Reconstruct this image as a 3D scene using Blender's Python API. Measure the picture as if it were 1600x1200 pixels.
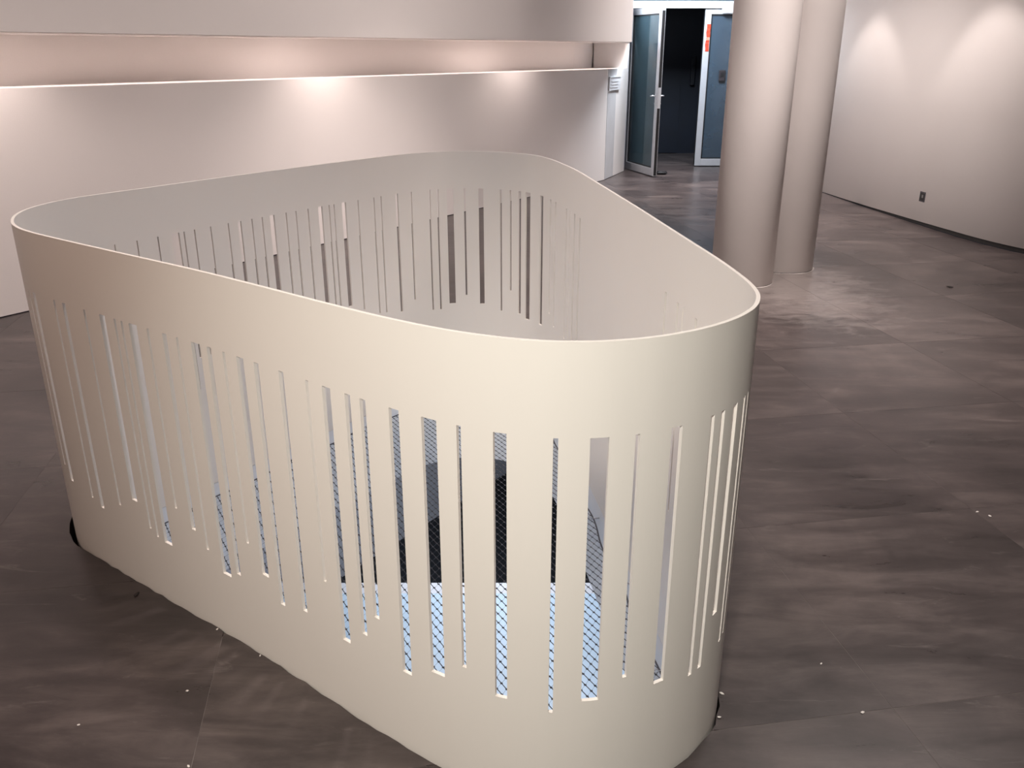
import bpy, bmesh, math, random
import numpy as np
from mathutils import Vector, geometry

for o in list(bpy.data.objects):
    bpy.data.objects.remove(o)
SC = bpy.context.scene
COL = SC.collection

# ------------------------------------------------------------------ camera
H = 1.6
F_PX, PITCH = 1349.0, math.radians(21.1)
cam_d = bpy.data.cameras.new('camera')
cam_d.sensor_width = 36.0
cam_d.lens = F_PX / 1600 * 36.0
cam_d.clip_start = .02
cam = bpy.data.objects.new('camera', cam_d)
COL.objects.link(cam)
cam.location = (0, 0, H)
cam.rotation_euler = (math.pi / 2 - PITCH, 0, 0)
SC.camera = cam

# ------------------------------------------------------------------ world, exposure
w = bpy.data.worlds.new('world')
SC.world = w
w.use_nodes = True
w.node_tree.nodes['Background'].inputs[0].default_value = (.02, .03, .05, 1)
w.node_tree.nodes['Background'].inputs[1].default_value = .3
SC.view_settings.view_transform = 'Standard'
SC.view_settings.look = 'None'
SC.view_settings.gamma = 1
SC.view_settings.use_curve_mapping = False
SC.view_settings.exposure = 0.0

WARM = (1, .89, .84)
CREAM = (1, .96, .86)
COOL = (.80, .90, 1)

def area(name, loc, target, size, power, color, sy=None, spread=math.pi):
    l = bpy.data.lights.new(name, 'AREA')
    l.energy = power; l.color = color; l.size = size; l.spread = spread
    if sy:
        l.shape = 'RECTANGLE'; l.size_y = sy
    o = bpy.data.objects.new(name, l); COL.objects.link(o)
    o.location = loc
    o.rotation_euler = (Vector(target) - Vector(loc)).to_track_quat('-Z', 'Y').to_euler()
    return o

def spot(name, loc, target, power, color, deg, blend=.5, rad=.04):
    l = bpy.data.lights.new(name, 'SPOT')
    l.energy = power; l.color = color; l.spot_size = math.radians(deg); l.spot_blend = blend
    l.shadow_soft_size = rad
    o = bpy.data.objects.new(name, l); COL.objects.link(o)
    o.location = loc
    o.rotation_euler = (Vector(target) - Vector(loc)).to_track_quat('-Z', 'Y').to_euler()
    return o

CEIL = 4.2
# unseen fill spots added for the near balustrade face; downlight over the opening
spot('near_face_fill', (-.40, -.70, 2.6), (.05, 1.55, .82), 380, CREAM, 52, 1, .15)
spot('near_face_fill', (-2.4, .6, 2.7), (-.95, 2.15, .7), 120, (1, .75, .62), 60, 1, .15)
spot('downlight_over_opening', (-.4, 2.7, 4.1), (-.4, 2.7, 0), 160, WARM, 70, .6, .1)
# unseen area lights added as general fill for the hall
area('ceiling_fill_mid', (-1.4, 3.6, 4.1), (-1.4, 3.6, 0), 1.6, 30, WARM, spread=math.radians(120))
area('ceiling_fill_left', (.3, 6.6, 4.1), (.2, 6.8, 0), 1.6, 9, WARM, spread=math.radians(100))
area('ceiling_fill_right', (2.6, 4.4, 4.1), (2.7, 4.8, 0), 1.8, 80, WARM, spread=math.radians(120))
area('ceiling_fill_far', (2.2, 10.7, 4.1), (2.2, 10.7, 0), 1.6, 60, WARM, spread=math.radians(75))
# downlights washing the right wall and a column, plus added unseen fill spots
spot('wall_washer_light', (2.95, 9.72, 2.95), (3.80, 9.80, -.2), 95, WARM, 56, .4, .06)
spot('wall_washer_light', (3.18, 7.70, 2.95), (4.07, 7.85, -.2), 95, WARM, 60, .4, .06)
spot('wall_fill_light', (.3, 7.8, 2.8), (4.0, 9.0, .15), 620, WARM, 66, 1, .2)
spot('wall_fill_light', (-3.6, 1.2, 2.6), (-2.75, 6.1, .05), 470, (1, .84, .79), 54, 1, .2)
spot('column_light', (1.42, 5.55, 4.1), (1.44, 5.60, 0), 130, WARM, 44, .4, .06)
spot('column_fill_light', (1.1, 2.9, 2.6), (1.85, 6.4, .25), 420, WARM, 48, 1, .1)
spot('wall_fill_light', (1.2, 6.4, 2.5), (-1.35, 7.8, -.15), 170, (1, .86, .81), 60, 1, .15)
# downlights in the soffit above the left ledge
DW = Vector((.5805, .8143, 0))       # direction of the left wall
NW = Vector((.8143, -.5805, 0))      # its normal into the room
WA = Vector((-3.29, 5.32, 0)); WB = Vector((1.21, 11.63, 0)); WE = Vector((1.59, 12.56, 0))
for k in range(-3, 3):
    p = Vector((-1.61, 7.67, 0)) + DW * 2.77 * k
    if k == 2: continue
    spot('soffit_light', p + NW * .36 + Vector((0, 0, 1.68)), p - NW * .3 + Vector((0, 0, .55)), 17, (1, .85, .79), 140, .7, .09)
area('upper_wall_fill', (2.4, 3.2, 3.9), (-1.2, 8.2, 2.1), 1.2, 34, WARM, spread=math.radians(70))  # unseen light added to lift the bulkhead evenly
# warm strip light without a fixture, added to brighten the ledge
_m = (WB + Vector((-3.29, 5.32, 0))) / 2 - NW * .22 + Vector((0, 0, 1.69))
_c = area('ledge_fill_strip', _m, _m - Vector((0, 0, 1)), 11.0, 15, (1, .86, .80), sy=.05, spread=math.radians(70))
_c.rotation_euler = (0, 0, math.atan2(DW.y, DW.x))
# cool lamps by the glass door
area('door_lamp', (2.1, 11.9, 2.9), (2.1, 13.0, 1.0), .5, 120, COOL)
# lower storey, seen down through the opening: cool ceiling lamps
for p in ((-2.9, 2.6), (1.6, 3.2), (-.2, 6.0), (-1.0, .4)):
    area('lower_lamp', (p[0], p[1], -.78), (p[0], p[1], -3), 1.2, 31, (.76, .87, 1))

# ------------------------------------------------------------------ materials
def mat(name, color, rough=.5, metal=0, noise=0, nscale=4, bump=0, bscale=200, spec=.5):
    m = bpy.data.materials.new(name); m.use_nodes = True
    nt = m.node_tree; b = nt.nodes['Principled BSDF']
    b.inputs['Base Color'].default_value = (*color, 1)
    b.inputs['Roughness'].default_value = rough
    b.inputs['Metallic'].default_value = metal
    b.inputs['Specular IOR Level'].default_value = spec
    tc = nt.nodes.new('ShaderNodeTexCoord')
    if noise:
        n = nt.nodes.new('ShaderNodeTexNoise'); n.inputs['Scale'].default_value = nscale
        n.inputs['Detail'].default_value = 6
        nt.links.new(tc.outputs['Object'], n.inputs['Vector'])
        r = nt.nodes.new('ShaderNodeMapRange')
        r.inputs[1].default_value = .3; r.inputs[2].default_value = .7
        r.inputs[3].default_value = 1 - noise; r.inputs[4].default_value = 1 + noise
        nt.links.new(n.outputs[0], r.inputs[0])
        mx = nt.nodes.new('ShaderNodeVectorMath'); mx.operation = 'SCALE'
        mx.inputs[0].default_value = color
        nt.links.new(r.outputs[0], mx.inputs['Scale'])
        nt.links.new(mx.outputs[0], b.inputs['Base Color'])
    if bump:
        n2 = nt.nodes.new('ShaderNodeTexNoise'); n2.inputs['Scale'].default_value = bscale
        nt.links.new(tc.outputs['Object'], n2.inputs['Vector'])
        bp = nt.nodes.new('ShaderNodeBump'); bp.inputs['Strength'].default_value = bump
        bp.inputs['Distance'].default_value = .002
        nt.links.new(n2.outputs[0], bp.inputs['Height'])
        nt.links.new(bp.outputs[0], b.inputs['Normal'])
    return m

M_PLASTER = mat('white_plaster', (.80, .755, .735), .75, noise=.012, nscale=1.5, bump=.25, bscale=120, spec=.3)
M_STRIP = mat('strip_grey', (.52, .51, .52), .8, noise=.04, nscale=6)
M_STEEL = mat('cream_painted_steel', (.82, .775, .73), .42, noise=.01, nscale=2, spec=.4)
M_COLUMN = mat('column_paint', (.80, .745, .725), .6, noise=.015, nscale=3, bump=.2, bscale=150)
M_LINER = mat('pale_shaft_lining', (.78, .79, .82), .6, noise=.03, nscale=5)
M_SCREED = mat('dusty_screed', (.15, .13, .125), .8, noise=.3, nscale=9)
M_SLAB = mat('concrete_slab', (.32, .31, .31), .85, noise=.1)
M_BLACK = mat('black_gap', (.012, .010, .010), .9, noise=.2)
M_WIRE = mat('dark_steel_wire', (.06, .065, .08), .35, metal=.6, noise=.1, nscale=30)
M_CABLE = mat('steel_cable', (.10, .10, .12), .4, metal=.6, noise=.2, nscale=80)
M_BOLT = mat('bright_steel', (.55, .55, .58), .3, metal=.9, noise=.05, nscale=40)
M_ALU = mat('brushed_aluminium', (.62, .64, .68), .38, metal=.35, noise=.03, nscale=20)
M_HEADER = mat('white_header_enamel', (.88, .90, .93), .5, noise=.01)
M_GASKET = mat('black_gasket', (.008, .008, .010), .6, noise=.2)
M_TAPE = mat('orange_red_tape', (.55, .05, .02), .5, noise=.12, nscale=14)
M_TAPE_W = mat('pale_tape_patch', (.85, .26, .17), .5, noise=.1, nscale=14)
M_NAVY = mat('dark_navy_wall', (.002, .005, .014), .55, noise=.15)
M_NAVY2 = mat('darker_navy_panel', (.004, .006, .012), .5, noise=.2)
M_READER = mat('dark_plastic', (.035, .03, .035), .4, noise=.1)
M_PLUG = mat('dull_terminal', (.12, .11, .11), .6, noise=.1)
M_PLAQUE = mat('pale_grey_plastic', (.66, .66, .68), .6, noise=.03)
M_CHIP = mat('white_plaster_crumb', (.85, .80, .77), .8, noise=.1)
M_SMEAR = mat('smeared_plaster', (.42, .38, .36), .85, noise=.3, nscale=12)
M_DARKCHIP = mat('dark_scrap', (.02, .015, .015), .7, noise=.2)
M_LOWFLOOR = mat('dark_lower_carpet', (.022, .022, .026), .9, noise=.15, nscale=30)
M_LOWWALL = mat('grey_lower_wall', (.80, .76, .80), .8, noise=.03)
M_LOWTOP = mat('pale_blue_top', (.74, .85, .97), .55, noise=.02)
M_LOWEDGE = mat('white_edge_strip', (.90, .85, .87), .6, noise=.02)

def glass_mat(name, tint, alpha, rough):
    m = bpy.data.materials.new(name); m.use_nodes = True
    b = m.node_tree.nodes['Principled BSDF']
    nt = m.node_tree
    tc = nt.nodes.new('ShaderNodeTexCoord'); n = nt.nodes.new('ShaderNodeTexNoise')
    n.inputs['Scale'].default_value = 2.5; n.inputs['Detail'].default_value = 5
    nt.links.new(tc.outputs['Object'], n.inputs['Vector'])
    r = nt.nodes.new('ShaderNodeMapRange')
    r.inputs[1].default_value = .35; r.inputs[2].default_value = .7
    r.inputs[3].default_value = alpha - .1; r.inputs[4].default_value = alpha + .12
    nt.links.new(n.outputs[0], r.inputs[0]); nt.links.new(r.outputs[0], b.inputs['Alpha'])
    b.inputs['Base Color'].default_value = (*tint, 1)
    b.inputs['Roughness'].default_value = rough
    b.inputs['Specular IOR Level'].default_value = .6
    return m
M_GLASS = glass_mat('dusty_door_glass', (.075, .13, .165), .62, .08)
M_GLASS2 = glass_mat('grey_blue_side_glass', (.065, .095, .13), .78, .10)

def tile_mat():
    m = bpy.data.materials.new('brown_grey_concrete_tile'); m.use_nodes = True
    nt = m.node_tree; N = nt.nodes; Lk = nt.links.new
    b = N['Principled BSDF']
    geo = N.new('ShaderNodeNewGeometry'); oi = N.new('ShaderNodeObjectInfo')
    off = N.new('ShaderNodeVectorMath'); off.operation = 'SCALE'
    cmb = N.new('ShaderNodeCombineXYZ')
    Lk(oi.outputs['Random'], cmb.inputs[0]); Lk(oi.outputs['Random'], cmb.inputs[2])
    off.inputs['Scale'].default_value = 13
    Lk(cmb.outputs[0], off.inputs[0])
    add = N.new('ShaderNodeVectorMath'); add.operation = 'ADD'
    Lk(geo.outputs['Position'], add.inputs[0]); Lk(off.outputs[0], add.inputs[1])
    def noise(vec, scale, rot=0, sx=1, sy=1, detail=8, rough=.6, dist=0):
        mp = N.new('ShaderNodeMapping'); mp.inputs['Rotation'].default_value = (0, 0, rot)
        mp.inputs['Scale'].default_value = (sx, sy, 1)
        Lk(vec, mp.inputs[0])
        n = N.new('ShaderNodeTexNoise'); n.inputs['Scale'].default_value = scale
        n.inputs['Detail'].default_value = detail; n.inputs['Roughness'].default_value = rough
        n.inputs['Distortion'].default_value = dist
        Lk(mp.outputs[0], n.inputs['Vector']); return n.outputs[0]
    big = noise(add.outputs[0], 1.3, dist=.6)
    streak = noise(add.outputs[0], 2.4, math.radians(32), 1, 3.6, 10, .66, .5)
    fine = noise(geo.outputs['Position'], 34, 0, 1, 1, 4)
    ramp = N.new('ShaderNodeValToRGB')
    e = ramp.color_ramp.elements
    e[0].position = .36; e[0].color = (.028, .022, .022, 1)
    e[1].position = .68; e[1].color = (.130, .104, .098, 1)
    k = e.new(.51); k.color = (.060, .047, .046, 1)
    mixv = N.new('ShaderNodeMath'); mixv.operation = 'MULTIPLY_ADD'
    Lk(big, mixv.inputs[0]); mixv.inputs[1].default_value = .5
    s2 = N.new('ShaderNodeMath'); s2.operation = 'MULTIPLY_ADD'
    Lk(streak, s2.inputs[0]); s2.inputs[1].default_value = .5
    s3 = N.new('ShaderNodeMath'); s3.operation = 'MULTIPLY_ADD'
    Lk(oi.outputs['Random'], s3.inputs[0]); s3.inputs[1].default_value = .05; s3.inputs[2].default_value = -.025
    Lk(s3.outputs[0], s2.inputs[2]); Lk(s2.outputs[0], mixv.inputs[2])
    Lk(mixv.outputs[0], ramp.inputs[0])
    # pale trowel scuffs
    sc = noise(geo.outputs['Position'], 3.2, math.radians(-24), 1, 5, 12, .72, 1.1)
    scr = N.new('ShaderNodeMapRange'); scr.inputs[1].default_value = .60; scr.inputs[2].default_value = .78
    scr.inputs[3].default_value = 0; scr.inputs[4].default_value = .55
    Lk(sc, scr.inputs[0])
    mx = N.new('ShaderNodeMix'); mx.data_type = 'RGBA'
    Lk(scr.outputs[0], mx.inputs[0]); Lk(ramp.outputs[0], mx.inputs[6])
    mx.inputs[7].default_value = (.26, .225, .215, 1)
    # plaster dust trodden around the two columns
    sub = N.new('ShaderNodeVectorMath'); sub.operation = 'SUBTRACT'
    sub.inputs[1].default_value = (1.98, 6.25, 0); Lk(geo.outputs['Position'], sub.inputs[0])
    mlt = N.new('ShaderNodeVectorMath'); mlt.operation = 'MULTIPLY'; mlt.inputs[1].default_value = (1.0, .55, 0)
    Lk(sub.outputs[0], mlt.inputs[0])
    ln = N.new('ShaderNodeVectorMath'); ln.operation = 'LENGTH'; Lk(mlt.outputs[0], ln.inputs[0])
    dn = noise(geo.outputs['Position'], 5, 0, 1, 2, 10, .7, .8)
    dm = N.new('ShaderNodeMath'); dm.operation = 'MULTIPLY_ADD'; dm.inputs[1].default_value = -1.4
    Lk(dn, dm.inputs[0]); dm.inputs[2].default_value = .75
    sm = N.new('ShaderNodeMath'); sm.operation = 'ADD'; Lk(ln.outputs['Value'], sm.inputs[0]); Lk(dm.outputs[0], sm.inputs[1])
    dr = N.new('ShaderNodeMapRange'); dr.inputs[1].default_value = .25; dr.inputs[2].default_value = .75
    dr.inputs[3].default_value = .55; dr.inputs[4].default_value = 0
    Lk(sm.outputs[0], dr.inputs[0])
    mx2 = N.new('ShaderNodeMix'); mx2.data_type = 'RGBA'
    Lk(dr.outputs[0], mx2.inputs[0]); Lk(mx.outputs[2], mx2.inputs[6]); mx2.inputs[7].default_value = (.33, .29, .275, 1)
    Lk(mx2.outputs[2], b.inputs['Base Color'])
    rr = N.new('ShaderNodeMapRange'); rr.inputs[3].default_value = .20; rr.inputs[4].default_value = .42
    Lk(streak, rr.inputs[0]); Lk(rr.outputs[0], b.inputs['Roughness'])
    b.inputs['Specular IOR Level'].default_value = .5
    bp = N.new('ShaderNodeBump'); bp.inputs['Strength'].default_value = .12; bp.inputs['Distance'].default_value = .002
    ad = N.new('ShaderNodeMath'); ad.operation = 'ADD'; Lk(streak, ad.inputs[0]); Lk(fine, ad.inputs[1])
    Lk(ad.outputs[0], bp.inputs['Height']); Lk(bp.outputs[0], b.inputs['Normal'])
    return m
M_TILE = tile_mat()

# ------------------------------------------------------------------ helpers
def link(name, me, m=None, parent=None, label=None, cat=None, group=None, kind=None, loc=None):
    o = bpy.data.objects.new(name, me); COL.objects.link(o)
    if m is not None: me.materials.append(m)
    if parent: o.parent = parent
    if loc: o.location = loc
    if label: o['label'] = label
    if cat: o['category'] = cat
    if group: o['group'] = group
    if kind: o['kind'] = kind
    return o

def from_bm(name, bm, *a, smooth=False, **k):
    bmesh.ops.recalc_face_normals(bm, faces=bm.faces)
    me = bpy.data.meshes.new(name); bm.to_mesh(me); bm.free()
    if smooth:
        for p in me.polygons: p.use_smooth = True
    return link(name, me, *a, **k)

def empty(name, loc, label, cat, group=None):
    o = bpy.data.objects.new(name, None); COL.objects.link(o); o.location = loc
    o['label'] = label; o['category'] = cat
    if group: o['group'] = group
    return o

def prism(bm, poly, z0, z1):
    """vertical prism on a plan polygon"""
    lo = [bm.verts.new((p[0], p[1], z0)) for p in poly]
    hi = [bm.verts.new((p[0], p[1], z1)) for p in poly]
    n = len(poly)
    for i in range(n):
        bm.faces.new((lo[i], lo[(i + 1) % n], hi[(i + 1) % n], hi[i]))
    bm.faces.new(hi); bm.faces.new(lo[::-1])

def obox(bm, c, ax, ay, az, sx, sy, sz):
    """box centred on c with half sizes along unit axes"""
    c = Vector(c); ax = Vector(ax).normalized(); ay = Vector(ay).normalized(); az = Vector(az).normalized()
    v = [bm.verts.new(c + ax * sx * i + ay * sy * j + az * sz * k) for i in (-1, 1) for j in (-1, 1) for k in (-1, 1)]
    for f in ((0, 1, 3, 2), (4, 6, 7, 5), (0, 4, 5, 1), (2, 3, 7, 6), (0, 2, 6, 4), (1, 5, 7, 3)):
        bm.faces.new([v[i] for i in f])

def bevel(bm, w=.003, seg=2):
    bmesh.ops.bevel(bm, geom=list(bm.edges), offset=w, segments=seg, affect='EDGES', profile=.5)

def tube(bm, pts, r, n=6, closed=False):
    rings = []
    m = len(pts)
    for i, p in enumerate(pts):
        p = Vector(p)
        a = Vector(pts[(i + 1) % m] if (closed or i < m - 1) else pts[i])
        b = Vector(pts[(i - 1) % m] if (closed or i > 0) else pts[i])
        t = (a - b).normalized()
        u = t.cross(Vector((0, 0, 1)))
        if u.length < .1: u = t.cross(Vector((1, 0, 0)))
        u.normalize(); v = t.cross(u)
        rings.append([bm.verts.new(p + (u * math.cos(q * 2 * math.pi / n) + v * math.sin(q * 2 * math.pi / n)) * r) for q in range(n)])
    for i in range(m if closed else m - 1):
        A, B = rings[i], rings[(i + 1) % m]
        for q in range(n):
            bm.faces.new((A[q], A[(q + 1) % n], B[(q + 1) % n], B[q]))
    if not closed:
        bm.faces.new(rings[0]); bm.faces.new(rings[-1][::-1])

def strip_poly(pts, off):
    """plan polygon between a polyline and the same line offset by off along NW-like normals (left side)"""
    P = [Vector((p[0], p[1], 0)) for p in pts]
    Q = []
    for i, p in enumerate(P):
        d = (P[min(i + 1, len(P) - 1)] - P[max(i - 1, 0)]).normalized()
        Q.append(p + Vector((-d.y, d.x, 0)) * off)
    return [(p.x, p.y) for p in P] + [(q.x, q.y) for q in reversed(Q)]

# ------------------------------------------------------------------ plan outlines
CTRL = np.array([(-1.5612, 2.6857), (-1.6101, 2.7799), (-1.6434, 2.88), (-1.6524, 2.9851), (-1.6375, 3.0893), (-1.6016, 3.1888), (-1.5456, 3.2786), (-1.4823, 3.3648), (-1.4243, 3.4534), (-1.3657, 3.5416), (-1.3063, 3.6294), (-1.2462, 3.7168), (-1.1853, 3.8037), (-1.1238, 3.8903), (-1.0615, 3.9764), (-0.9985, 4.0622), (-0.9347, 4.1475), (-0.8703, 4.2324), (-0.8051, 4.3169), (-0.7392, 4.401), (-0.6726, 4.4847), (-0.6053, 4.568), (-0.528, 4.6404), (-0.4431, 4.7048), (-0.3511, 4.7488), (-0.247, 4.7568), (-0.1423, 4.7456), (-0.0433, 4.7095), (0.0447, 4.6518), (0.1174, 4.5762), (0.1661, 4.4834), (0.2005, 4.3824), (0.2267, 4.2787), (0.2511, 4.1745), (0.2751, 4.0702), (0.2954, 3.9653), (0.311, 3.8594), (0.3259, 3.7534), (0.3407, 3.6474), (0.3556, 3.5414), (0.3704, 3.4354), (0.3852, 3.3294), (0.4001, 3.2234), (0.4149, 3.1174), (0.4297, 3.0114), (0.4438, 2.9053), (0.4574, 2.7991), (0.4709, 2.6929), (0.4844, 2.5867), (0.4979, 2.4805), (0.5118, 2.3744), (0.5262, 2.2683), (0.5388, 2.1621), (0.5482, 2.0555), (0.5554, 1.9489), (0.5498, 1.8431), (0.5162, 1.7444), (0.4539, 1.6595), (0.3735, 1.5906), (0.2806, 1.5397), (0.1788, 1.5111), (0.0736, 1.5083), (-0.0285, 1.535), (-0.1254, 1.5791), (-0.2162, 1.6351), (-0.3032, 1.6974), (-0.3879, 1.7628), (-0.4716, 1.8295), (-0.5549, 1.8967), (-0.6389, 1.963), (-0.7235, 2.0286), (-0.8091, 2.0928), (-0.896, 2.1553), (-0.9832, 2.2174), (-1.0701, 2.2798), (-1.157, 2.3424), (-1.2437, 2.4051), (-1.33, 2.4684), (-1.4157, 2.5324), (-1.4956, 2.6026)])
def resample(Q, m):
    Q = np.vstack([Q, Q[:1]])
    d = np.r_[0, np.cumsum(np.linalg.norm(np.diff(Q, axis=0), axis=1))]
    t = np.linspace(0, d[-1], m, endpoint=False)
    return np.c_[np.interp(t, d, Q[:, 0]), np.interp(t, d, Q[:, 1])], d[-1]
PATH, PLEN = resample(CTRL, 1000)
_f = np.fft.fftfreq(1000, PLEN / 1000); _g = np.exp(-2 * (np.pi * _f * .035) ** 2)
PATH = np.c_[np.fft.ifft(np.fft.fft(PATH[:, 0]) * _g).real, np.fft.ifft(np.fft.fft(PATH[:, 1]) * _g).real]
_t = np.roll(PATH, -1, 0) - np.roll(PATH, 1, 0); _t /= np.linalg.norm(_t, axis=1)[:, None]
NRM = np.c_[-_t[:, 1], _t[:, 0]]            # outward (the path runs clockwise)
_s = np.linspace(0, PLEN, 1000, endpoint=False)
def at_s(s, off=0.0):
    s = s % PLEN
    e = np.r_[_s, PLEN]
    x = np.interp(s, e, np.r_[PATH[:, 0], PATH[0, 0]]); y = np.interp(s, e, np.r_[PATH[:, 1], PATH[0, 1]])
    nx = np.interp(s, e, np.r_[NRM[:, 0], NRM[0, 0]]); ny = np.interp(s, e, np.r_[NRM[:, 1], NRM[0, 1]])
    return x + nx * off, y + ny * off

RIGHT_CURVE = [(6.4, 6.45), (5.9, 6.46), (5.4, 6.52), (5.0, 6.62), (4.72, 6.76), (4.52, 6.92), (4.38, 7.10), (4.27, 7.32), (4.18, 7.58),
               (4.10, 7.92), (4.03, 8.38), (3.95, 8.95), (3.87, 9.55), (3.77, 10.5), (3.68, 11.6), (3.62, 13.1)]
WS = WA - DW * 4.3
ROOM = [(WS.x, WS.y), (WS.x, -3.0), (6.4, -3.0)] + RIGHT_CURVE + [(3.62, 14.9), (1.45, 14.9), (1.45, 13.1), (1.62, 13.1), (WE.x, WE.y), (WB.x, WB.y), (WA.x, WA.y)]

def inside(p, poly):
    x, y = p; r = False; n = len(poly); j = n - 1
    for i in range(n):
        xi, yi = poly[i]; xj, yj = poly[j]
        if (yi > y) != (yj > y) and x < (xj - xi) * (y - yi) / (yj - yi) + xi: r = not r
        j = i
    return r

rng = random.Random(4)
def hole_poly(off, wob=0.0, n=240):
    out = []
    for i in range(n):
        s = PLEN * i / n
        o = off + wob * (rng.random() - .3)
        d = min(abs(s - 8.48), abs(s - 8.48 + PLEN), abs(s - 8.48 - PLEN))
        if wob: o += .016 * math.exp(-(d / .13) ** 2)
        out.append(at_s(s, o))
    return [(float(a), float(b)) for a, b in out]
HOLE_TILE = hole_poly(.0045, .006)
HOLE_SLAB = hole_poly(.022)

def plan_slab(polys, keep, z0, z1):
    """solid slab over the plan cells for which keep(centroid) is true"""
    vs, es = [], []
    for p in polys:
        b = len(vs); vs += [Vector(q) for q in p]; es += [(b + i, b + (i + 1) % len(p)) for i in range(len(p))]
    v, e, f, *_ = geometry.delaunay_2d_cdt(vs, es, [], 0, 1e-5)
    F = []
    for t in f:
        c = sum((v[i] for i in t), Vector((0, 0))) / len(t)
        if keep((c.x, c.y)): F.append(t)
    if not F: return None
    bm = bmesh.new(); hi = {}; lo = {}
    used = set(i for t in F for i in t)
    for i in used:
        hi[i] = bm.verts.new((v[i].x, v[i].y, z1)); lo[i] = bm.verts.new((v[i].x, v[i].y, z0))
    ed = {}
    for t in F:
        bm.faces.new([hi[i] for i in t]); bm.faces.new([lo[i] for i in reversed(t)])
        for k in range(len(t)):
            a, b2 = t[k], t[(k + 1) % len(t)]
            ed[(a, b2)] = 1
    for a, b2 in ed:
        if (b2, a) not in ed: bm.faces.new((hi[b2], hi[a], lo[a], lo[b2]))
    return bm

# ------------------------------------------------------------------ floor: slab, screed and the big tiles
floor = from_bm('floor', plan_slab([ROOM, HOLE_SLAB], lambda c: inside(c, ROOM) and not inside(c, HOLE_SLAB), -.70, -.0007), M_SCREED, kind='structure')
floor['label'] = 'brown grey concrete floor around the opening'
U = Vector((math.cos(math.radians(9.2)), math.sin(math.radians(9.2)))); V = Vector((-U.y, U.x))
O = Vector((.845, 2.71)); DU, DV, GAP = .885, .925, .0018
hbb = (min(p[0] for p in HOLE_TILE), max(p[0] for p in HOLE_TILE), min(p[1] for p in HOLE_TILE), max(p[1] for p in HOLE_TILE))
full_me = None
for i in range(-9, 9):
    for j in range(-7, 15):
        a = O + U * (DU * i + GAP / 2) + V * (DV * j + GAP / 2)
        q = [a, a + U * (DU - GAP), a + U * (DU - GAP) + V * (DV - GAP), a + V * (DV - GAP)]
        q = [(p.x, p.y) for p in q]
        ctr = (sum(p[0] for p in q) / 4, sum(p[1] for p in q) / 4)
        if ctr[1] < -.6 or ctr[0] < -6.2 and ctr[1] < 1: continue
        ins = [inside(p, ROOM) for p in q]
        if not any(ins) and not inside(ctr, ROOM): continue
        near_hole = not (max(p[0] for p in q) < hbb[0] or min(p[0] for p in q) > hbb[1] or max(p[1] for p in q) < hbb[2] or min(p[1] for p in q) > hbb[3])
        if all(ins) and not near_hole:
            if full_me is None:
                bm = bmesh.new(); prism(bm, [(p[0] - a.x, p[1] - a.y) for p in q], -.0006, 0)
                bmesh.ops.recalc_face_normals(bm, faces=bm.faces)
                full_me = bpy.data.meshes.new('tile'); bm.to_mesh(full_me); bm.free(); full_me.materials.append(M_TILE)
            o = bpy.data.objects.new('tile', full_me); COL.objects.link(o)
            o.parent = floor; o.location = (a.x, a.y, 0)
            continue
        bm = plan_slab([q, ROOM, HOLE_TILE], lambda c: inside(c, q) and inside(c, ROOM) and not inside(c, HOLE_TILE), -.0006, 0)
        if bm: from_bm('tile', bm, M_TILE, floor)

# lining of the slab edge inside the opening
bm = bmesh.new()
n = 240
rings = []
for off, z in ((-.009, -.252), (.020, -.252), (.020, -.71), (-.009, -.71)):
    rings.append([bm.verts.new((*at_s(PLEN * i / n, off), z)) for i in range(n)])
for r in range(4):
    A, B = rings[r], rings[(r + 1) % 4]
    for i in range(n): bm.faces.new((A[i], A[(i + 1) % n], B[(i + 1) % n], B[i]))
o = from_bm('trim_1', bm, M_LINER, kind='structure'); o['label'] = 'pale lining of the slab edge inside the opening'

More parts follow.
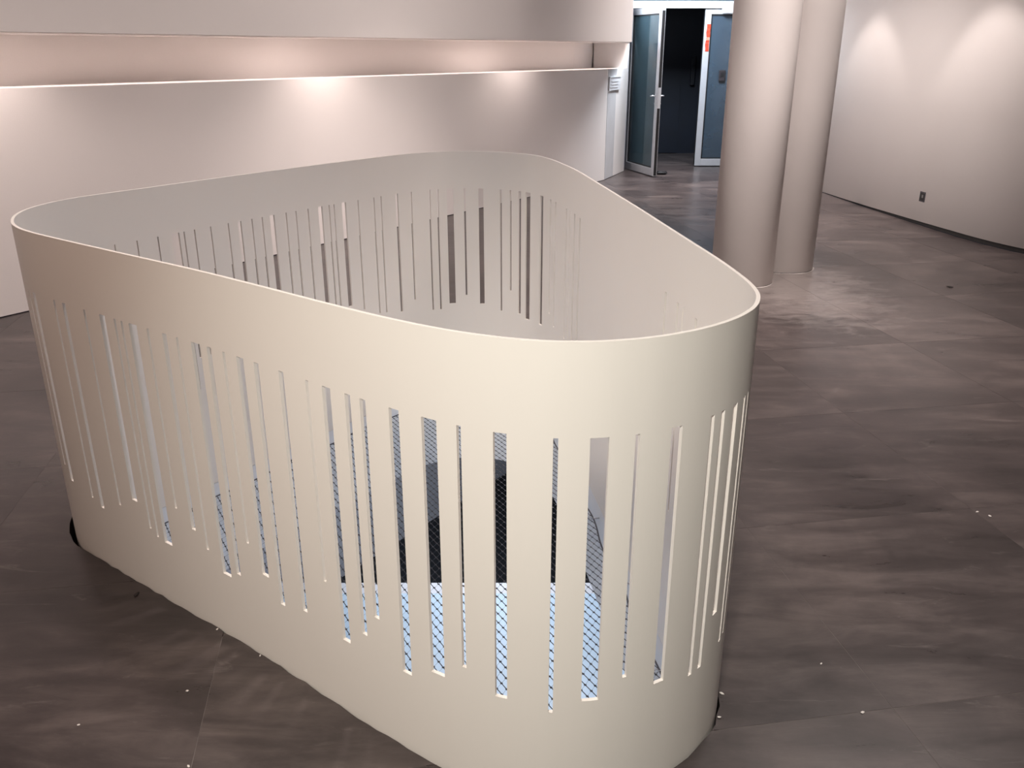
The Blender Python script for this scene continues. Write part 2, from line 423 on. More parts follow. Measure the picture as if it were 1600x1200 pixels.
# ------------------------------------------------------------------ balustrade: one steel sheet with slots
SLOTS = [(0.08, 0.012, 0.26), (0.27, 0.012, 0.215), (0.47, 0.012, 0.235), (0.65, 0.01, 0.28), (0.744, 0.01, 0.215), (0.838, 0.01, 0.215), (0.922, 0.038, 0.213), (0.962, 0.01, 0.355), (1.013, 0.01, 0.355), (1.094, 0.01, 0.28), (1.185, 0.01, 0.26), (1.247, 0.018, 0.28), (1.312, 0.01, 0.235), (1.369, 0.01, 0.235), (1.426, 0.028, 0.26), (1.506, 0.01, 0.355), (1.564, 0.01, 0.215), (1.637, 0.01, 0.315), (1.713, 0.028, 0.315), (1.768, 0.01, 0.355), (1.799, 0.01, 0.215), (1.863, 0.028, 0.378), (1.956, 0.01, 0.338), (2.064, 0.01, 0.294), (2.113, 0.01, 0.288), (2.224, 0.018, 0.266), (2.319, 0.01, 0.316), (2.436, 0.01, 0.237), (2.485, 0.01, 0.234), (2.557, 0.038, 0.262), (2.639, 0.01, 0.309), (2.73, 0.028, 0.26), (2.847, 0.01, 0.228), (2.909, 0.01, 0.353), (2.971, 0.018, 0.229), (3.033, 0.038, 0.21), (3.168, 0.038, 0.214), (3.293, 0.018, 0.312), (3.377, 0.018, 0.263), (3.567, 0.018, 0.26), (3.629, 0.01, 0.235), (3.713, 0.028, 0.26), (3.822, 0.028, 0.26), (5.099, 0.018, 0.26), (5.22, 0.018, 0.315), (5.27, 0.01, 0.235), (5.383, 0.018, 0.28), (5.471, 0.01, 0.26), (5.57, 0.012, 0.355), (5.66, 0.012, 0.215), (5.78, 0.012, 0.235), (5.87, 0.012, 0.355), (5.945, 0.01, 0.271), (5.975, 0.012, 0.266), (6.026, 0.022, 0.375), (6.078, 0.014, 0.252), (6.114, 0.012, 0.25), (6.216, 0.028, 0.278), (6.307, 0.01, 0.322), (6.385, 0.038, 0.273), (6.471, 0.01, 0.242), (6.583, 0.028, 0.262), (6.673, 0.01, 0.315), (6.745, 0.038, 0.267), (6.838, 0.028, 0.227), (6.929, 0.018, 0.344), (6.976, 0.018, 0.275), (7.046, 0.028, 0.222), (7.112, 0.01, 0.37), (7.206, 0.018, 0.239), (7.301, 0.018, 0.217), (7.365, 0.028, 0.282), (7.43, 0.01, 0.359), (7.491, 0.018, 0.235), (7.547, 0.038, 0.211), (7.626, 0.01, 0.266), (7.682, 0.018, 0.312), (7.756, 0.01, 0.358), (7.827, 0.038, 0.213), (7.88, 0.01, 0.219), (7.914, 0.01, 0.237), (7.978, 0.028, 0.312), (8.071, 0.01, 0.267), (8.185, 0.018, 0.218), (8.241, 0.01, 0.238), (8.378, 0.022, 0.254), (8.426, 0.01, 0.298)]
ZT, ZB0, TOP, TH = .905, -.25, 1.1, .009
cuts = []
for s, wd, zb in SLOTS:
    cuts += [s - wd / 2, s + wd / 2]
base = [x for x in np.linspace(0, PLEN, 900, endpoint=False) if min(abs(x - c) for c in cuts) > .003]
ss = sorted(set([round(float(c) % PLEN, 5) for c in cuts] + [round(float(x), 5) for x in base]))
bm = bmesh.new()
cache = {}
def vert(i, side, z):
    k = (i % len(ss), side, round(z, 4))
    if k not in cache:
        x, y = at_s(ss[k[0]], 0 if side == 0 else -TH)
        cache[k] = bm.verts.new((x, y, z))
    return cache[k]
def slot_of(i):
    a = ss[i]; b = ss[(i + 1) % len(ss)]; b = b if b > a else b + PLEN
    m = (a + b) / 2
    for s, wd, zb in SLOTS:
        if abs(m - s) < wd / 2: return zb
    return None
SO = [slot_of(i) for i in range(len(ss))]
def quad(*v):
    if len(set(v)) == 4: bm.faces.new(v)
for i in range(len(ss)):
    j = i + 1
    zb = SO[i]
    spans = [(ZB0, TOP)] if zb is None else [(ZB0, zb), (ZT, TOP)]
    for z0, z1 in spans:
        quad(vert(i, 0, z0), vert(j, 0, z0), vert(j, 0, z1), vert(i, 0, z1))
        quad(vert(i, 1, z0), vert(i, 1, z1), vert(j, 1, z1), vert(j, 1, z0))
    quad(vert(i, 0, TOP), vert(j, 0, TOP), vert(j, 1, TOP), vert(i, 1, TOP))
    quad(vert(i, 0, ZB0), vert(i, 1, ZB0), vert(j, 1, ZB0), vert(j, 0, ZB0))
    if zb is not None:
        quad(vert(i, 0, zb), vert(j, 0, zb), vert(j, 1, zb), vert(i, 1, zb))
        quad(vert(i, 0, ZT), vert(i, 1, ZT), vert(j, 1, ZT), vert(j, 0, ZT))
    pz = SO[i - 1]
    if (pz is None) != (zb is None):
        z = zb if zb is not None else pz
        v = (vert(i, 0, z), vert(i, 1, z), vert(i, 1, ZT), vert(i, 0, ZT))
        bm.faces.new(v if zb is None else v[::-1])
me = bpy.data.meshes.new('balustrade'); bm.to_mesh(me); bm.free()
link('balustrade', me, M_STEEL, label='cream steel balustrade with vertical slots curving around the floor opening', cat='balustrade')

# ------------------------------------------------------------------ safety net strung across the opening
net = empty('safety_net', (-.5, 3.0, -.30), 'diamond mesh wire safety net stretched across the opening inside the balustrade', 'safety net')
NL = Vector((.5, -3.0, .30))
RIM = [tuple(map(float, at_s(PLEN * i / 400, -.035 - .018 * math.sin(math.pi * ((PLEN * i / 400 - 4.38) / .50)) ** 2))) for i in range(400)]
e1 = Vector((.0171, -.0283)); e2 = Vector((-.0147, -.0243)); o0 = Vector((-.046, 2.51))
def clipline(p, d):
    ts = []
    for i in range(len(RIM)):
        a = RIM[i]; b = RIM[(i + 1) % len(RIM)]
        ex, ey = b[0] - a[0], b[1] - a[1]
        den = d.x * ey - d.y * ex
        if abs(den) < 1e-12: continue
        t = ((a[0] - p.x) * ey - (a[1] - p.y) * ex) / den
        w2 = ((a[0] - p.x) * d.y - (a[1] - p.y) * d.x) / den
        if 0 <= w2 < 1: ts.append(t)
    return sorted(ts)
def sag(x, y):
    return -.30
verts, faces = [], []
def wire(p, q, r):
    p, q = Vector(p), Vector(q); t = (q - p).normalized(); u = t.cross(Vector((0, 0, 1))).normalized(); v = t.cross(u)
    b = len(verts)
    for c in (p, q):
        for k in range(3):
            an = k * 2.0944
            verts.append(c + u * (math.cos(an) * r) + v * (math.sin(an) * r))
    for k in range(3): faces.append((b + k, b + (k + 1) % 3, b + 3 + (k + 1) % 3, b + 3 + k))
for da, db, r in ((e1, e2, .0016), (e2, e1, .0004)):
    for k in range(-140, 141):
        p = o0 + db * k
        ts = clipline(p, da)
        for a, b in zip(ts[::2], ts[1::2]):
            if b - a > .3:
                P, Q = p + da * a, p + da * b
                wire((P.x, P.y, -.30), (Q.x, Q.y, -.30), r)
me = bpy.data.meshes.new('wire'); me.from_pydata([tuple(v + NL) for v in verts], [], faces)
link('wire', me, M_WIRE, net, kind='stuff')
verts, faces = [], []
for i in range(-140, 141):
    for j in range(-140, 141):
        p = o0 + e1 * i + e2 * j
        if not (hbb[0] < p.x < hbb[1] and hbb[2] < p.y < hbb[3]) or not inside((p.x, p.y), RIM): continue
        b = len(verts); t = e1.normalized() * .0082; u = Vector((-t.y, t.x)) * .62
        for q in (p + t, p + u, p - t, p - u): verts.append(Vector((q.x, q.y, -.30)))
        verts.append(Vector((p.x, p.y, -.2968))); verts.append(Vector((p.x, p.y, -.3032)))
        for k in range(4):
            faces.append((b + k, b + (k + 1) % 4, b + 4)); faces.append((b + (k + 1) % 4, b + k, b + 5))
me = bpy.data.meshes.new('knot'); me.from_pydata([tuple(v + NL) for v in verts], [], faces)
link('knot', me, M_WIRE, net, kind='stuff')
bm = bmesh.new(); tube(bm, [(p[0] + NL.x, p[1] + NL.y, 0) for p in RIM], .0035, 6, True)
from_bm('border_cable', bm, M_CABLE, net, smooth=True)
k = 0
s = 4.38 - .5 * 8
while s < 4.38 - .5 * 8 + PLEN - .2:
    x, y = at_s(s, -.0085); x2, y2 = at_s(s, -.042)
    bm = bmesh.new()
    tube(bm, [(x + NL.x, y + NL.y, 0), (x2 + NL.x, y2 + NL.y, 0)], .0035, 8)
    d = Vector((x2 - x, y2 - y, 0)).normalized()
    c = Vector((x2 + NL.x, y2 + NL.y, 0)) + d * .006
    tube(bm, [c + d * .008 * math.cos(a) + Vector((0, 0, .008)) * math.sin(a) for a in [i * math.pi / 5 for i in range(10)]], .0022, 5, True)
    from_bm('eye_bolt', bm, M_BOLT, net, smooth=True)
    s += .5

# ------------------------------------------------------------------ walls
def wall(name, poly, z0, z1, m=M_PLASTER, label=None):
    bm = bmesh.new(); prism(bm, poly, z0, z1)
    o = from_bm(name, bm, m, kind='structure')
    if label: o['label'] = label
    return o
P2 = lambda v: (v.x, v.y)
LED = .50        # depth of the ledge
WBk = WB - NW * LED; WAk = WS - NW * LED; WEk = Vector((WE.x - .47, WE.y + .18, 0))
wall('wall_left', [P2(WS), P2(WB), P2(WE), P2(WEk), P2(WBk), P2(WAk)], 0.006, 1.383, label='low pale wall with a lit ledge on top')
wall('gap_shade_left', [P2(WS - NW * .006), P2(WB - NW * .006), P2(WE - Vector((.006, 0, 0))), P2(WEk), P2(WBk), P2(WAk)], 0, .006, M_BLACK, 'black strip coloured as the shade in the gap under the left wall')  # black filler, the shade of the gap put into its colour
bk = [P2(WAk), P2(WBk), P2(WEk)]
bk2 = [P2(WAk - NW * .12), P2(WBk - NW * .12), (WEk.x - .12, WEk.y + .03)]
wall('wall_niche', bk + bk2[::-1], 1.383, CEIL, label='recessed back wall of the lit niche')
PR = .46
b_ = WA + NW * PR; t_ = (.129 * b_.y - b_.x) / (DW.x - .129 * DW.y); BE = P2(b_ + DW * t_)
wall('wall_bulkhead', [P2(WS + NW * PR), BE, P2(WE), P2(WEk), P2(WBk), P2(WAk)], 1.700, CEIL, label='smooth white bulkhead above the niche')
# cheek closing the niche at the door end
wall('trim_2', [P2(WE), (WE.x - .03, WE.y - .07), (WEk.x, WEk.y - .06), P2(WEk)], 1.383, 1.700, label='white cheek closing the niche beside the door')
# thin strip in a darker grey laid on the left wall near the door
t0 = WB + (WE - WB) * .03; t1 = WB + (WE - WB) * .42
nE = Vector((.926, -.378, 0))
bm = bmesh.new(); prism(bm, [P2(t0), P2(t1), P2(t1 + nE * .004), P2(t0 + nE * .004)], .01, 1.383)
o = from_bm('trim_3', bm, M_STRIP, kind='structure'); o['label'] = 'grey vertical strip on the left wall near the door'
# plaque on that strip
t2 = WB + (WE - WB) * .05; t3 = WB + (WE - WB) * .56
pq = empty('wall_plaque', (t2 + (t3 - t2) * .5 + nE * .004) + Vector((0, 0, 1.12)), 'small pale grey wall panel above the grey strip by the door', 'wall panel')
hw = (t3 - t2).length / 2; dE = (WE - WB).normalized()
bm = bmesh.new(); obox(bm, nE * .008 + Vector((0, 0, .085)), dE, nE, (0, 0, 1), hw, .008, .085); bevel(bm, .003)
from_bm('panel', bm, M_PLAQUE, pq)
bm = bmesh.new(); obox(bm, nE * .012 + Vector((0, 0, .166)), dE, nE, (0, 0, 1), hw + .004, .012, .006)
from_bm('cap', bm, M_HEADER, pq)
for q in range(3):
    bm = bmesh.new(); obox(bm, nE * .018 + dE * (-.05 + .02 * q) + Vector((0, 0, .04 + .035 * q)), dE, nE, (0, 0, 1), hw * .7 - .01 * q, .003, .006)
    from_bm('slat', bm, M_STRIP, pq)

# right wall, curving, lifted off the floor over a black gap
RC = list(reversed(RIGHT_CURVE))
# smooth the curve
def smooth_line(P, it=3):
    for _ in range(it):
        Q = [P[0]]
        for a, b in zip(P[:-1], P[1:]):
            Q.append((a[0] * .75 + b[0] * .25, a[1] * .75 + b[1] * .25)); Q.append((a[0] * .25 + b[0] * .75, a[1] * .25 + b[1] * .75))
        Q.append(P[-1]); P = Q
    return P
RC = smooth_line(RC, 3)
bm = bmesh.new(); P = strip_poly(RC, .2); nn = len(RC)
# irregular bottom edge
lo, hi, lo2, hi2 = [], [], [], []
for i in range(nn):
    y = RC[i][1]
    zg = .004 + .036 * min(1, max(0, (10.6 - y) / 2.6))
    a = P[i]; b = P[2 * nn - 1 - i]
    lo.append(bm.verts.new((*a, zg))); hi.append(bm.verts.new((*a, CEIL))); lo2.append(bm.verts.new((*b, zg))); hi2.append(bm.verts.new((*b, CEIL)))
for i in range(nn - 1):
    bm.faces.new((lo[i], lo[i + 1], hi[i + 1], hi[i])); bm.faces.new((lo2[i], hi2[i], hi2[i + 1], lo2[i + 1]))
    bm.faces.new((lo[i], lo2[i], lo2[i + 1], lo[i + 1])); bm.faces.new((hi[i], hi[i + 1], hi2[i + 1], hi2[i]))
bm.faces.new((lo[0], hi[0], hi2[0], lo2[0])); bm.faces.new((lo[-1], lo2[-1], hi2[-1], hi[-1]))
o = from_bm('wall_right', bm, M_PLASTER, kind='structure'); o['label'] = 'pale wall curving round on the right'
for p_ in o.data.polygons: p_.use_smooth = abs(p_.normal.z) < .5 and p_.area > .02
Pb = strip_poly(RC, .05); Pf = strip_poly(RC, .012)
inner = [Pf[2 * nn - 1 - i] for i in range(nn)]; outer = [Pb[2 * nn - 1 - i] for i in range(nn)]
bm = bmesh.new()
for i in range(nn - 1):
    va = [bm.verts.new((*inner[i], 0)), bm.verts.new((*inner[i + 1], 0)), bm.verts.new((*outer[i + 1], 0)), bm.verts.new((*outer[i], 0))]
    vb = [bm.verts.new((v.co.x, v.co.y, .004 + .036 * min(1, max(0, (10.6 - inner[i][1]) / 2.6)) * .98)) for v in va]
    for q in range(4): bm.faces.new((va[q], va[(q + 1) % 4], vb[(q + 1) % 4], vb[q]))
    bm.faces.new(vb)
o = from_bm('gap_shade_right', bm, M_BLACK, kind='structure'); o['label'] = 'black strip coloured as the shade in the gap along the foot of the right wall'  # recessed strip, darkness of the gap put into its black

# wall behind the camera and sides, ceiling
wall('wall_back', [(WS.x, -3.0), (6.4, -3.0), (6.4, -3.15), (WS.x, -3.15)], 0, CEIL)
wall('wall_far_left', [(WS.x - .15, -3.15), (WS.x, -3.15), (WS.x, WS.y + .4), (WS.x - .15, WS.y + .4)], 0, CEIL)
wall('wall_far_right', [(6.4, -3.15), (6.55, -3.15), (6.55, 6.7), (6.4, 6.7)], 0, CEIL)
cb = bmesh.new(); prism(cb, [(WS.x - .3, -3.3), (6.7, -3.3), (6.7, 7.2), (4.2, 15.2), (.3, 15.2), (WAk.x - .2, WAk.y + .5)], CEIL, CEIL + .15)
o = from_bm('ceiling', cb, M_PLASTER, kind='structure')

# ------------------------------------------------------------------ columns
def column(x, y, label):
    t = empty('round_column', (x, y, 0), label, 'column', 'round columns between the balustrade and the right wall')
    for nm, r, z0, z1, m in (('shaft', .225, .006, CEIL, M_COLUMN), ('shadow_gap', .219, 0, .006, M_BLACK)):
        bm = bmesh.new(); prism(bm, [(r * math.cos(a), r * math.sin(a)) for a in [i * 2 * math.pi / 96 for i in range(96)]], z0, z1)
        o = from_bm(nm, bm, m, t)
        for p_ in o.data.polygons: p_.use_smooth = abs(p_.normal.z) < .5
    # broken fillet of plaster at the foot
    bm = bmesh.new(); rr = random.Random(int(x * 100)); k = 64
    R = [[], [], []]
    for i in range(k):
        a = i * 2 * math.pi / k; g = .5 + .5 * math.sin(a * 3 + x * 5) * math.sin(a * 1.7 + 1); wv = .002 + .018 * g * g * rr.uniform(.6, 1.2)
        for q, (r_, z_) in enumerate(((.2255, .0008), (.226 + wv * .5, .003 + .003 * g), (.226 + wv, .0008))):
            R[q].append(bm.verts.new((r_ * math.cos(a), r_ * math.sin(a), z_)))
    for q in range(3):
        A, B = R[q], R[(q + 1) % 3]
        for i in range(k): bm.faces.new((A[i], A[(i + 1) % k], B[(i + 1) % k], B[i]))
    from_bm('plaster_smear', bm, M_SMEAR, t)
column(1.712, 6.30, 'thick round white column standing nearest the balustrade, brightly lit at the top')
column(2.145, 6.72, 'round white column standing behind and right of the nearer column')

# ------------------------------------------------------------------ door group
DY = 13.10
bm = bmesh.new(); prism(bm, [(1.62, DY - .03), (3.62, DY - .03), (3.62, DY + .09), (1.62, DY + .09)], 2.155, 2.243)
hd = from_bm('trim_4', bm, M_HEADER, kind='structure'); hd['label'] = 'bright white header above the glass doors'
bm = bmesh.new(); prism(bm, [(1.62, DY), (1.665, DY), (1.665, DY + .06), (1.62, DY + .06)], 0, 2.155)
o = from_bm('trim_5', bm, M_ALU, kind='structure'); o['label'] = 'grey metal jamb beside the left wall'
# transom glass above
bm = bmesh.new(); prism(bm, [(1.62, DY + .02), (3.62, DY + .02), (3.62, DY + .04), (1.62, DY + .04)], 2.243, CEIL)
o = from_bm('window_1', bm, M_GLASS2, kind='structure'); o['label'] = 'dark glass transom over the door header'

def leaf(name, origin, du, dn, width, z0, z1, stile, rail_b, rail_t, glass, label):
    """glazed leaf: du along its width, dn its thickness direction (toward the viewer)"""
    t = bpy.data.objects.new(name, None); COL.objects.link(t); t.location = origin
    t['label'] = label; t['kind'] = 'structure'
    du = Vector(du).normalized(); dn = Vector(dn).normalized(); Z = Vector((0, 0, 1)); h = .027
    def bar(nm, u0, u1, a, b, m=M_ALU, hh=h, off=0, bev=.003):
        bm = bmesh.new(); obox(bm, du * (u0 + u1) / 2 + Z * (a + b) / 2 + dn * off, du, dn, Z, (u1 - u0) / 2, hh, (b - a) / 2)
        if bev: bevel(bm, bev)
        return from_bm(nm, bm, m, t)
    bar('stile', 0, stile, z0, z1); bar('stile', width - stile, width, z0, z1)
    bar('bottom_rail', stile, width - stile, z0, z0 + rail_b); bar('top_rail', stile, width - stile, z1 - rail_t, z1)
    g = bar('pane', stile, width - stile, z0 + rail_b, z1 - rail_t, glass, .006, 0, 0)
    # gasket round the pane
    bm = bmesh.new(); gw = .016
    for (u0, u1, a, b) in ((stile, stile + gw, z0 + rail_b, z1 - rail_t), (width - stile - gw, width - stile, z0 + rail_b, z1 - rail_t),
                           (stile, width - stile, z0 + rail_b, z0 + rail_b + gw), (stile, width - stile, z1 - rail_t - gw, z1 - rail_t)):
        obox(bm, du * (u0 + u1) / 2 + Z * (a + b) / 2, du, dn, Z, (u1 - u0) / 2, .017, (b - a) / 2)
    from_bm('gasket', bm, M_GASKET, t)
    return t, du, dn, bar
hinge = Vector((1.655, 12.86, 0)); free = Vector((1.935, 11.95, 0))
dul = (free - hinge).normalized(); dnl = Vector((dul.y, -dul.x, 0)).normalized()
if dnl.x > 0: dnl = -dnl
d1, du, dn, bar = leaf('door_1', hinge, dul, dnl, (free - hinge).length, .012, 2.125, .075, .10, .075, M_GLASS, 'open glass door leaf in a grey metal frame beside the left wall')
W1 = (free - hinge).length
bm = bmesh.new(); obox(bm, du * (W1 + .001) + Vector((0, 0, 1.05)), du, dn, (0, 0, 1), .002, .019, 1.03); from_bm('black_edge', bm, M_GASKET, d1)
bm = bmesh.new(); obox(bm, du * (W1 + .003) + Vector((0, 0, 1.02)), du, dn, (0, 0, 1), .002, .019, .13); from_bm('lock_plate', bm, M_ALU, d1)
for sgn in (1, -1):
    bm = bmesh.new(); obox(bm, du * (W1 - .04) + dn * sgn * .031 + Vector((0, 0, 1.0)), du, dn, (0, 0, 1), .017, .005, .085); bevel(bm, .002)
    hp = from_bm('handle_plate', bm, M_ALU, d1)
    bm = bmesh.new()
    b0 = du * (W1 - .04) + dn * sgn * .035 + Vector((0, 0, 1.045))
    tube(bm, [b0, b0 + dn * sgn * .045, b0 + dn * sgn * .055 - du * .01, b0 + dn * sgn * .055 - du * (.03 if sgn > 0 else .12)], .0095, 8)
    from_bm('lever', bm, M_BOLT, hp, smooth=True)
    bm = bmesh.new(); c0 = du * (W1 - .04) + dn * sgn * .036 + Vector((0, 0, .95)); tube(bm, [c0, c0 + dn * sgn * .008], .012, 12)
    from_bm('lock_cylinder', bm, M_BOLT, hp)
for z in (.25, 1.05, 1.9):
    bm = bmesh.new(); tube(bm, [dn * -.03 + Vector((0, 0, z - .05)), dn * -.03 + Vector((0, 0, z + .05))], .011, 8); from_bm('hinge', bm, M_ALU, d1)

d2, du2, dn2, bar2 = leaf('door_2', Vector((2.70, DY + .03, 0)), (1, 0, 0), (0, -1, 0), .905, .012, 2.150, .088, .10, .072, M_GLASS2, 'closed glass door leaf in a grey frame beside the columns')
# black strip painted as the shadow edge at the meeting side
bm = bmesh.new(); obox(bm, Vector((-.004, 0, 1.08)), (1, 0, 0), (0, 1, 0), (0, 0, 1), .004, .02, 1.06); from_bm('black_edge', bm, M_GASKET, d2)
# door closer
dc = empty('door_closer', (2.98, DY - .03, 2.085), 'white door closer box at the top of the closed glass leaf', 'door closer')
bm = bmesh.new(); obox(bm, (.11, -.03, .035), (1, 0, 0), (0, 1, 0), (0, 0, 1), .17, .028, .032); bevel(bm, .006); from_bm('body', bm, M_HEADER, dc)
bm = bmesh.new(); tube(bm, [(.2, -.062, .05), (.26, -.075, .055), (.28, -.01, .058)], .006, 6); from_bm('arm', bm, M_ALU, dc)
# tape
tp = empty('tape_strip', (2.752, DY + .0025, 1.59), 'strip of orange red warning tape stuck on the grey door frame', 'tape')
def tape_piece(nm, x0, x1, z0, z1, m, dz=0):
    bm = bmesh.new(); L0 = 6
    A = []; 
    for i in range(L0 + 1):
        z = z0 + (z1 - z0) * i / L0; bul = -.002 - .004 * math.sin(i * 1.9 + dz) ** 2; sh = .004 * math.sin(i * 1.3 + dz)
        A.append([bm.verts.new((x0 + sh, bul, z)), bm.verts.new((x1 + sh * .5, bul - .001, z)), bm.verts.new((x1 + sh * .5, bul + .002, z)), bm.verts.new((x0 + sh, bul + .002, z))])
    for a, b in zip(A[:-1], A[1:]):
        for q in range(4): bm.faces.new((a[q], a[(q + 1) % 4], b[(q + 1) % 4], b[q]))
    bm.faces.new(A[0]); bm.faces.new(A[-1])
    return from_bm(nm, bm, m, tp)
tape_piece('tape_end', -.022, .028, .002, .15, M_TAPE)
o = tape_piece('tape_fold', -.016, .026, .15, .19, M_TAPE_W, 1); o['label'] = 'pale folded middle of the tape'
tape_piece('tape_end', -.018, .034, .19, .36, M_TAPE, 2)
# card reader behind the glass
cr = empty('card_reader', (3.0, DY - .0, 1.20), 'small dark box fixed on the closed glass leaf', 'card reader')
bm = bmesh.new(); obox(bm, (0, -.005 + .012, .07), (1, 0, 0), (0, 1, 0), (0, 0, 1), .045, .012, .075); bevel(bm, .008); from_bm('case', bm, M_READER, cr)
bm = bmesh.new(); obox(bm, (0, -.006, .085), (1, 0, 0), (0, 1, 0), (0, 0, 1), .022, .003, .03); from_bm('reader_window', bm, M_GASKET, cr)
# door stop lying by the open leaf
ds = bmesh.new(); prism(ds, [(-.085, -.02), (-.04, -.045), (.05, -.035), (.085, .0), (.05, .04), (-.06, .03)], 0, .045)
bmesh.ops.bevel(ds, geom=list(ds.edges), offset=.014, segments=3, affect='EDGES')
o = from_bm('door_wedge', ds, M_GASKET, label='black rubber lump holding the open glass leaf at the floor', cat='door stop', smooth=True, loc=(2.075, 12.22, .0005))

# dark vestibule beyond the doors
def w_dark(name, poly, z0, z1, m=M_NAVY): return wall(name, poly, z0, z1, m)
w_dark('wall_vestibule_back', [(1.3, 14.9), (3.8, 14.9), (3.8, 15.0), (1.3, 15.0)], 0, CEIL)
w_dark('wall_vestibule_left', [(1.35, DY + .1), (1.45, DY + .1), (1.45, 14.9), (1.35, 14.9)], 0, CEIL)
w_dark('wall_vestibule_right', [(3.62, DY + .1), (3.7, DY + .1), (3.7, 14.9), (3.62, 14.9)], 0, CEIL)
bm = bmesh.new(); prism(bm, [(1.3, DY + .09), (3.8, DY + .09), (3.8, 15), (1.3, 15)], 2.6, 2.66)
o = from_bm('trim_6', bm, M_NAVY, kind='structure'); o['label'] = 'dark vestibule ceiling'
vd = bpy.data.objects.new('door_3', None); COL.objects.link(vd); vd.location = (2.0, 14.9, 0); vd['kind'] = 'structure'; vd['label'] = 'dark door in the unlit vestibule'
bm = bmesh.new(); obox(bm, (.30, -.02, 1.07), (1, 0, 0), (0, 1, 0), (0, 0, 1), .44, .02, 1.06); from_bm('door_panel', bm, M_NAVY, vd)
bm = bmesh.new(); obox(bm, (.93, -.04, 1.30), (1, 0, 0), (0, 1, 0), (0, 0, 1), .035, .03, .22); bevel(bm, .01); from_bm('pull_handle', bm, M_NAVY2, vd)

# ------------------------------------------------------------------ socket box in the right wall
ob = empty('socket_box', (0, 0, 0), 'small open black socket box low on the right wall', 'socket')
a = Vector((3.985, 8.78, 0)); 
# place on the wall face: find the nearest segment around y = 8.5
seg = min(zip(RC[:-1], RC[1:]), key=lambda s_: abs((s_[0][1] + s_[1][1]) / 2 - 8.56))
pa, pb = Vector((*seg[0], 0)), Vector((*seg[1], 0)); td = (pb - pa).normalized(); nd = Vector((-td.y, td.x, 0))
if nd.x > 0: nd = -nd
ob.location = (pa + pb) / 2 + Vector((0, 0, .225))
bm = bmesh.new(); obox(bm, nd * .001 + Vector((0, 0, .045)), td, nd, (0, 0, 1), .045, .003, .048); bevel(bm, .002); from_bm('frame', bm, M_READER, ob)
bm = bmesh.new(); obox(bm, nd * .004 + Vector((0, 0, .045)), td, nd, (0, 0, 1), .034, .0015, .036); from_bm('recess', bm, M_BLACK, ob)
bm = bmesh.new(); obox(bm, nd * .006 + td * .01 + Vector((0, 0, .05)), td, nd, (0, 0, 1), .012, .003, .014); from_bm('terminal', bm, M_PLUG, ob)

# ------------------------------------------------------------------ crumbs on the floor
def crumb(nm, x, y, r, m, label, cat, seed, flat=.45, stretch=1.0):
    bm = bmesh.new(); bmesh.ops.create_icosphere(bm, subdivisions=1, radius=r)
    rr = random.Random(seed)
    for v in bm.verts:
        v.co = v.co * rr.uniform(.65, 1.25); v.co.x *= stretch; v.co.z *= flat
    zm = min(v.co.z for v in bm.verts)
    for v in bm.verts: v.co.z -= zm
    o = from_bm(nm, bm, m, label=label, cat=cat, loc=(x, y, .0004))
    o.rotation_euler.z = rr.uniform(0, 3)
    if m is M_CHIP: o['group'] = 'white crumbs of plaster on the floor'
    return o
CR = [((-.869, 1.861), .0035, 'white crumb on the dark floor left of the near balustrade base, the larger one'),
      ((-1.102, 1.736), .0028, 'tiny white crumb nearest the lower left corner of the photo'),
      ((.908, 1.78), .004, 'white sliver on the floor right of the near balustrade corner'),
      ((.865, 1.972), .0028, 'tiny white crumb beyond the white sliver at lower right'),
      ((1.73, 2.824), .004, 'left of two white crumbs on the floor at the far right edge'),
      ((1.759, 2.791), .0045, 'right of two white crumbs on the floor at the far right edge'),
      ((-.775, 1.60), .0035, 'white crumb at the bottom edge of the photo on a tile joint')]
for k, (p, r, lb) in enumerate(CR): crumb('plaster_crumb', p[0], p[1], r, M_CHIP, lb, 'crumb', 10 + k, stretch=1.7)
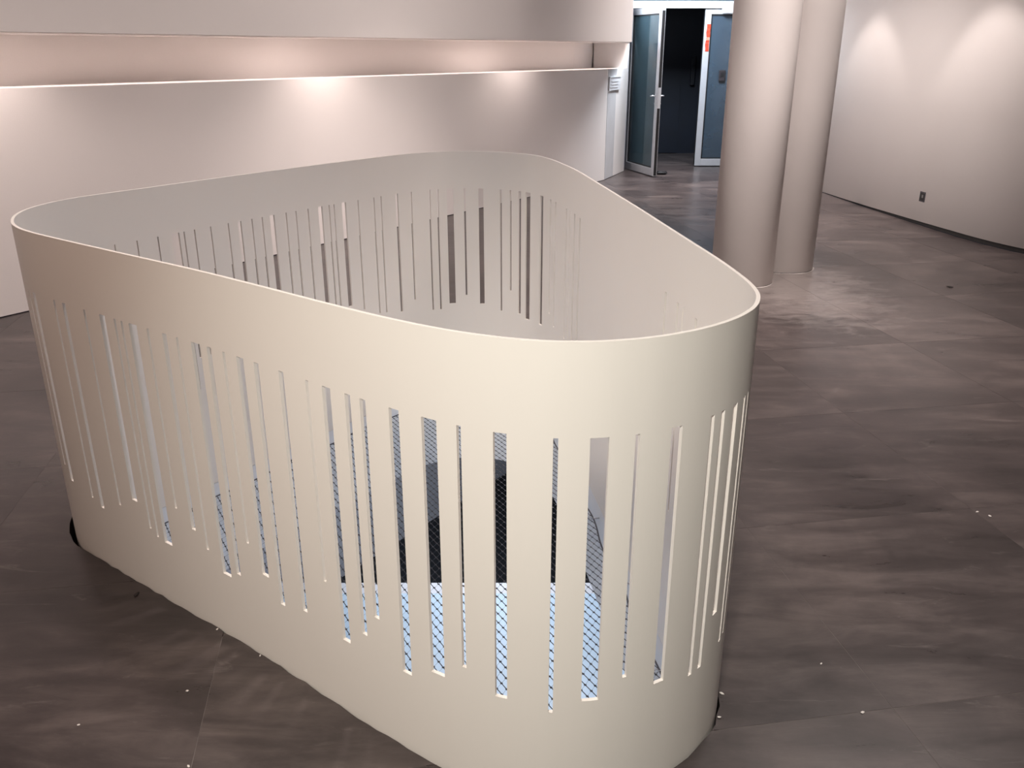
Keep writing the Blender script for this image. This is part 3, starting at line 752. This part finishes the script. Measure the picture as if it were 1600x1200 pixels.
crumb('dark_scrap', 3.174, 6.093, .013, M_DARKCHIP, 'small black scrap lying on the open floor at right', 'scrap', 3, .4, 2.0)
crumb('dark_scrap', -1.183, 2.30, .006, M_DARKCHIP, 'small black scrap beside the left foot of the balustrade', 'scrap', 5, .4, 2.0)
# plaster crumbs wedged in the joint along the balustrade foot
FOOT = ((5.74, 'white crumb under the right side of the near balustrade corner, far one of three'),
        (5.84, 'white crumb under the right side of the near balustrade corner, middle of three'),
        (5.93, 'white crumb under the right side of the near balustrade corner, nearest of three'),
        (7.42, 'tiny white crumb at the foot of the long left balustrade face, nearer the camera'),
        (7.62, 'tiny white crumb at the foot of the long left balustrade face, nearer its left corner'))
for k, (s_, lb) in enumerate(FOOT):
    x, y = at_s(s_, .012)
    crumb('plaster_crumb', float(x), float(y), .0038 if s_ < 6.2 else .003, M_CHIP, lb, 'crumb', 40 + k, .6, 1.8)

# ------------------------------------------------------------------ lower storey
LZ = -3.3
wall('floor_lower', [(-9, -3), (8, -3), (8, 14), (-9, 14)], LZ - .1, LZ, M_LOWFLOOR, 'dark floor of the storey below')
lw0 = Vector((-1.55, 7.55, 0)); 
wall('wall_lower_left', [P2(lw0 - DW * 2.1), P2(lw0 + DW * 7), P2(lw0 + DW * 7 - NW * .2), P2(lw0 - DW * 2.1 - NW * .2)], LZ, -.71, M_LOWWALL, 'grey wall of the storey below')
ct = empty('lower_counter', (0, 3.2, LZ), 'pale blue white platform with a white edge seen below through the net', 'platform')
CZ = 1.1
bm = bmesh.new(); obox(bm, (0, -.06, CZ / 2 - .02), (1, 0, 0), (0, 1, 0), (0, 0, 1), 3.1, 2.42, CZ / 2 - .02); from_bm('body', bm, M_LOWEDGE, ct)
bm = bmesh.new(); obox(bm, (0, -.10, CZ - .02), (1, 0, 0), (0, 1, 0), (0, 0, 1), 3.1, 2.38, .02); from_bm('top_panel', bm, M_LOWTOP, ct)
bm = bmesh.new(); obox(bm, (0, 2.35, CZ - .02), (1, 0, 0), (0, 1, 0), (0, 0, 1), 3.1, .069, .02); from_bm('edge_strip', bm, M_LOWEDGE, ct)
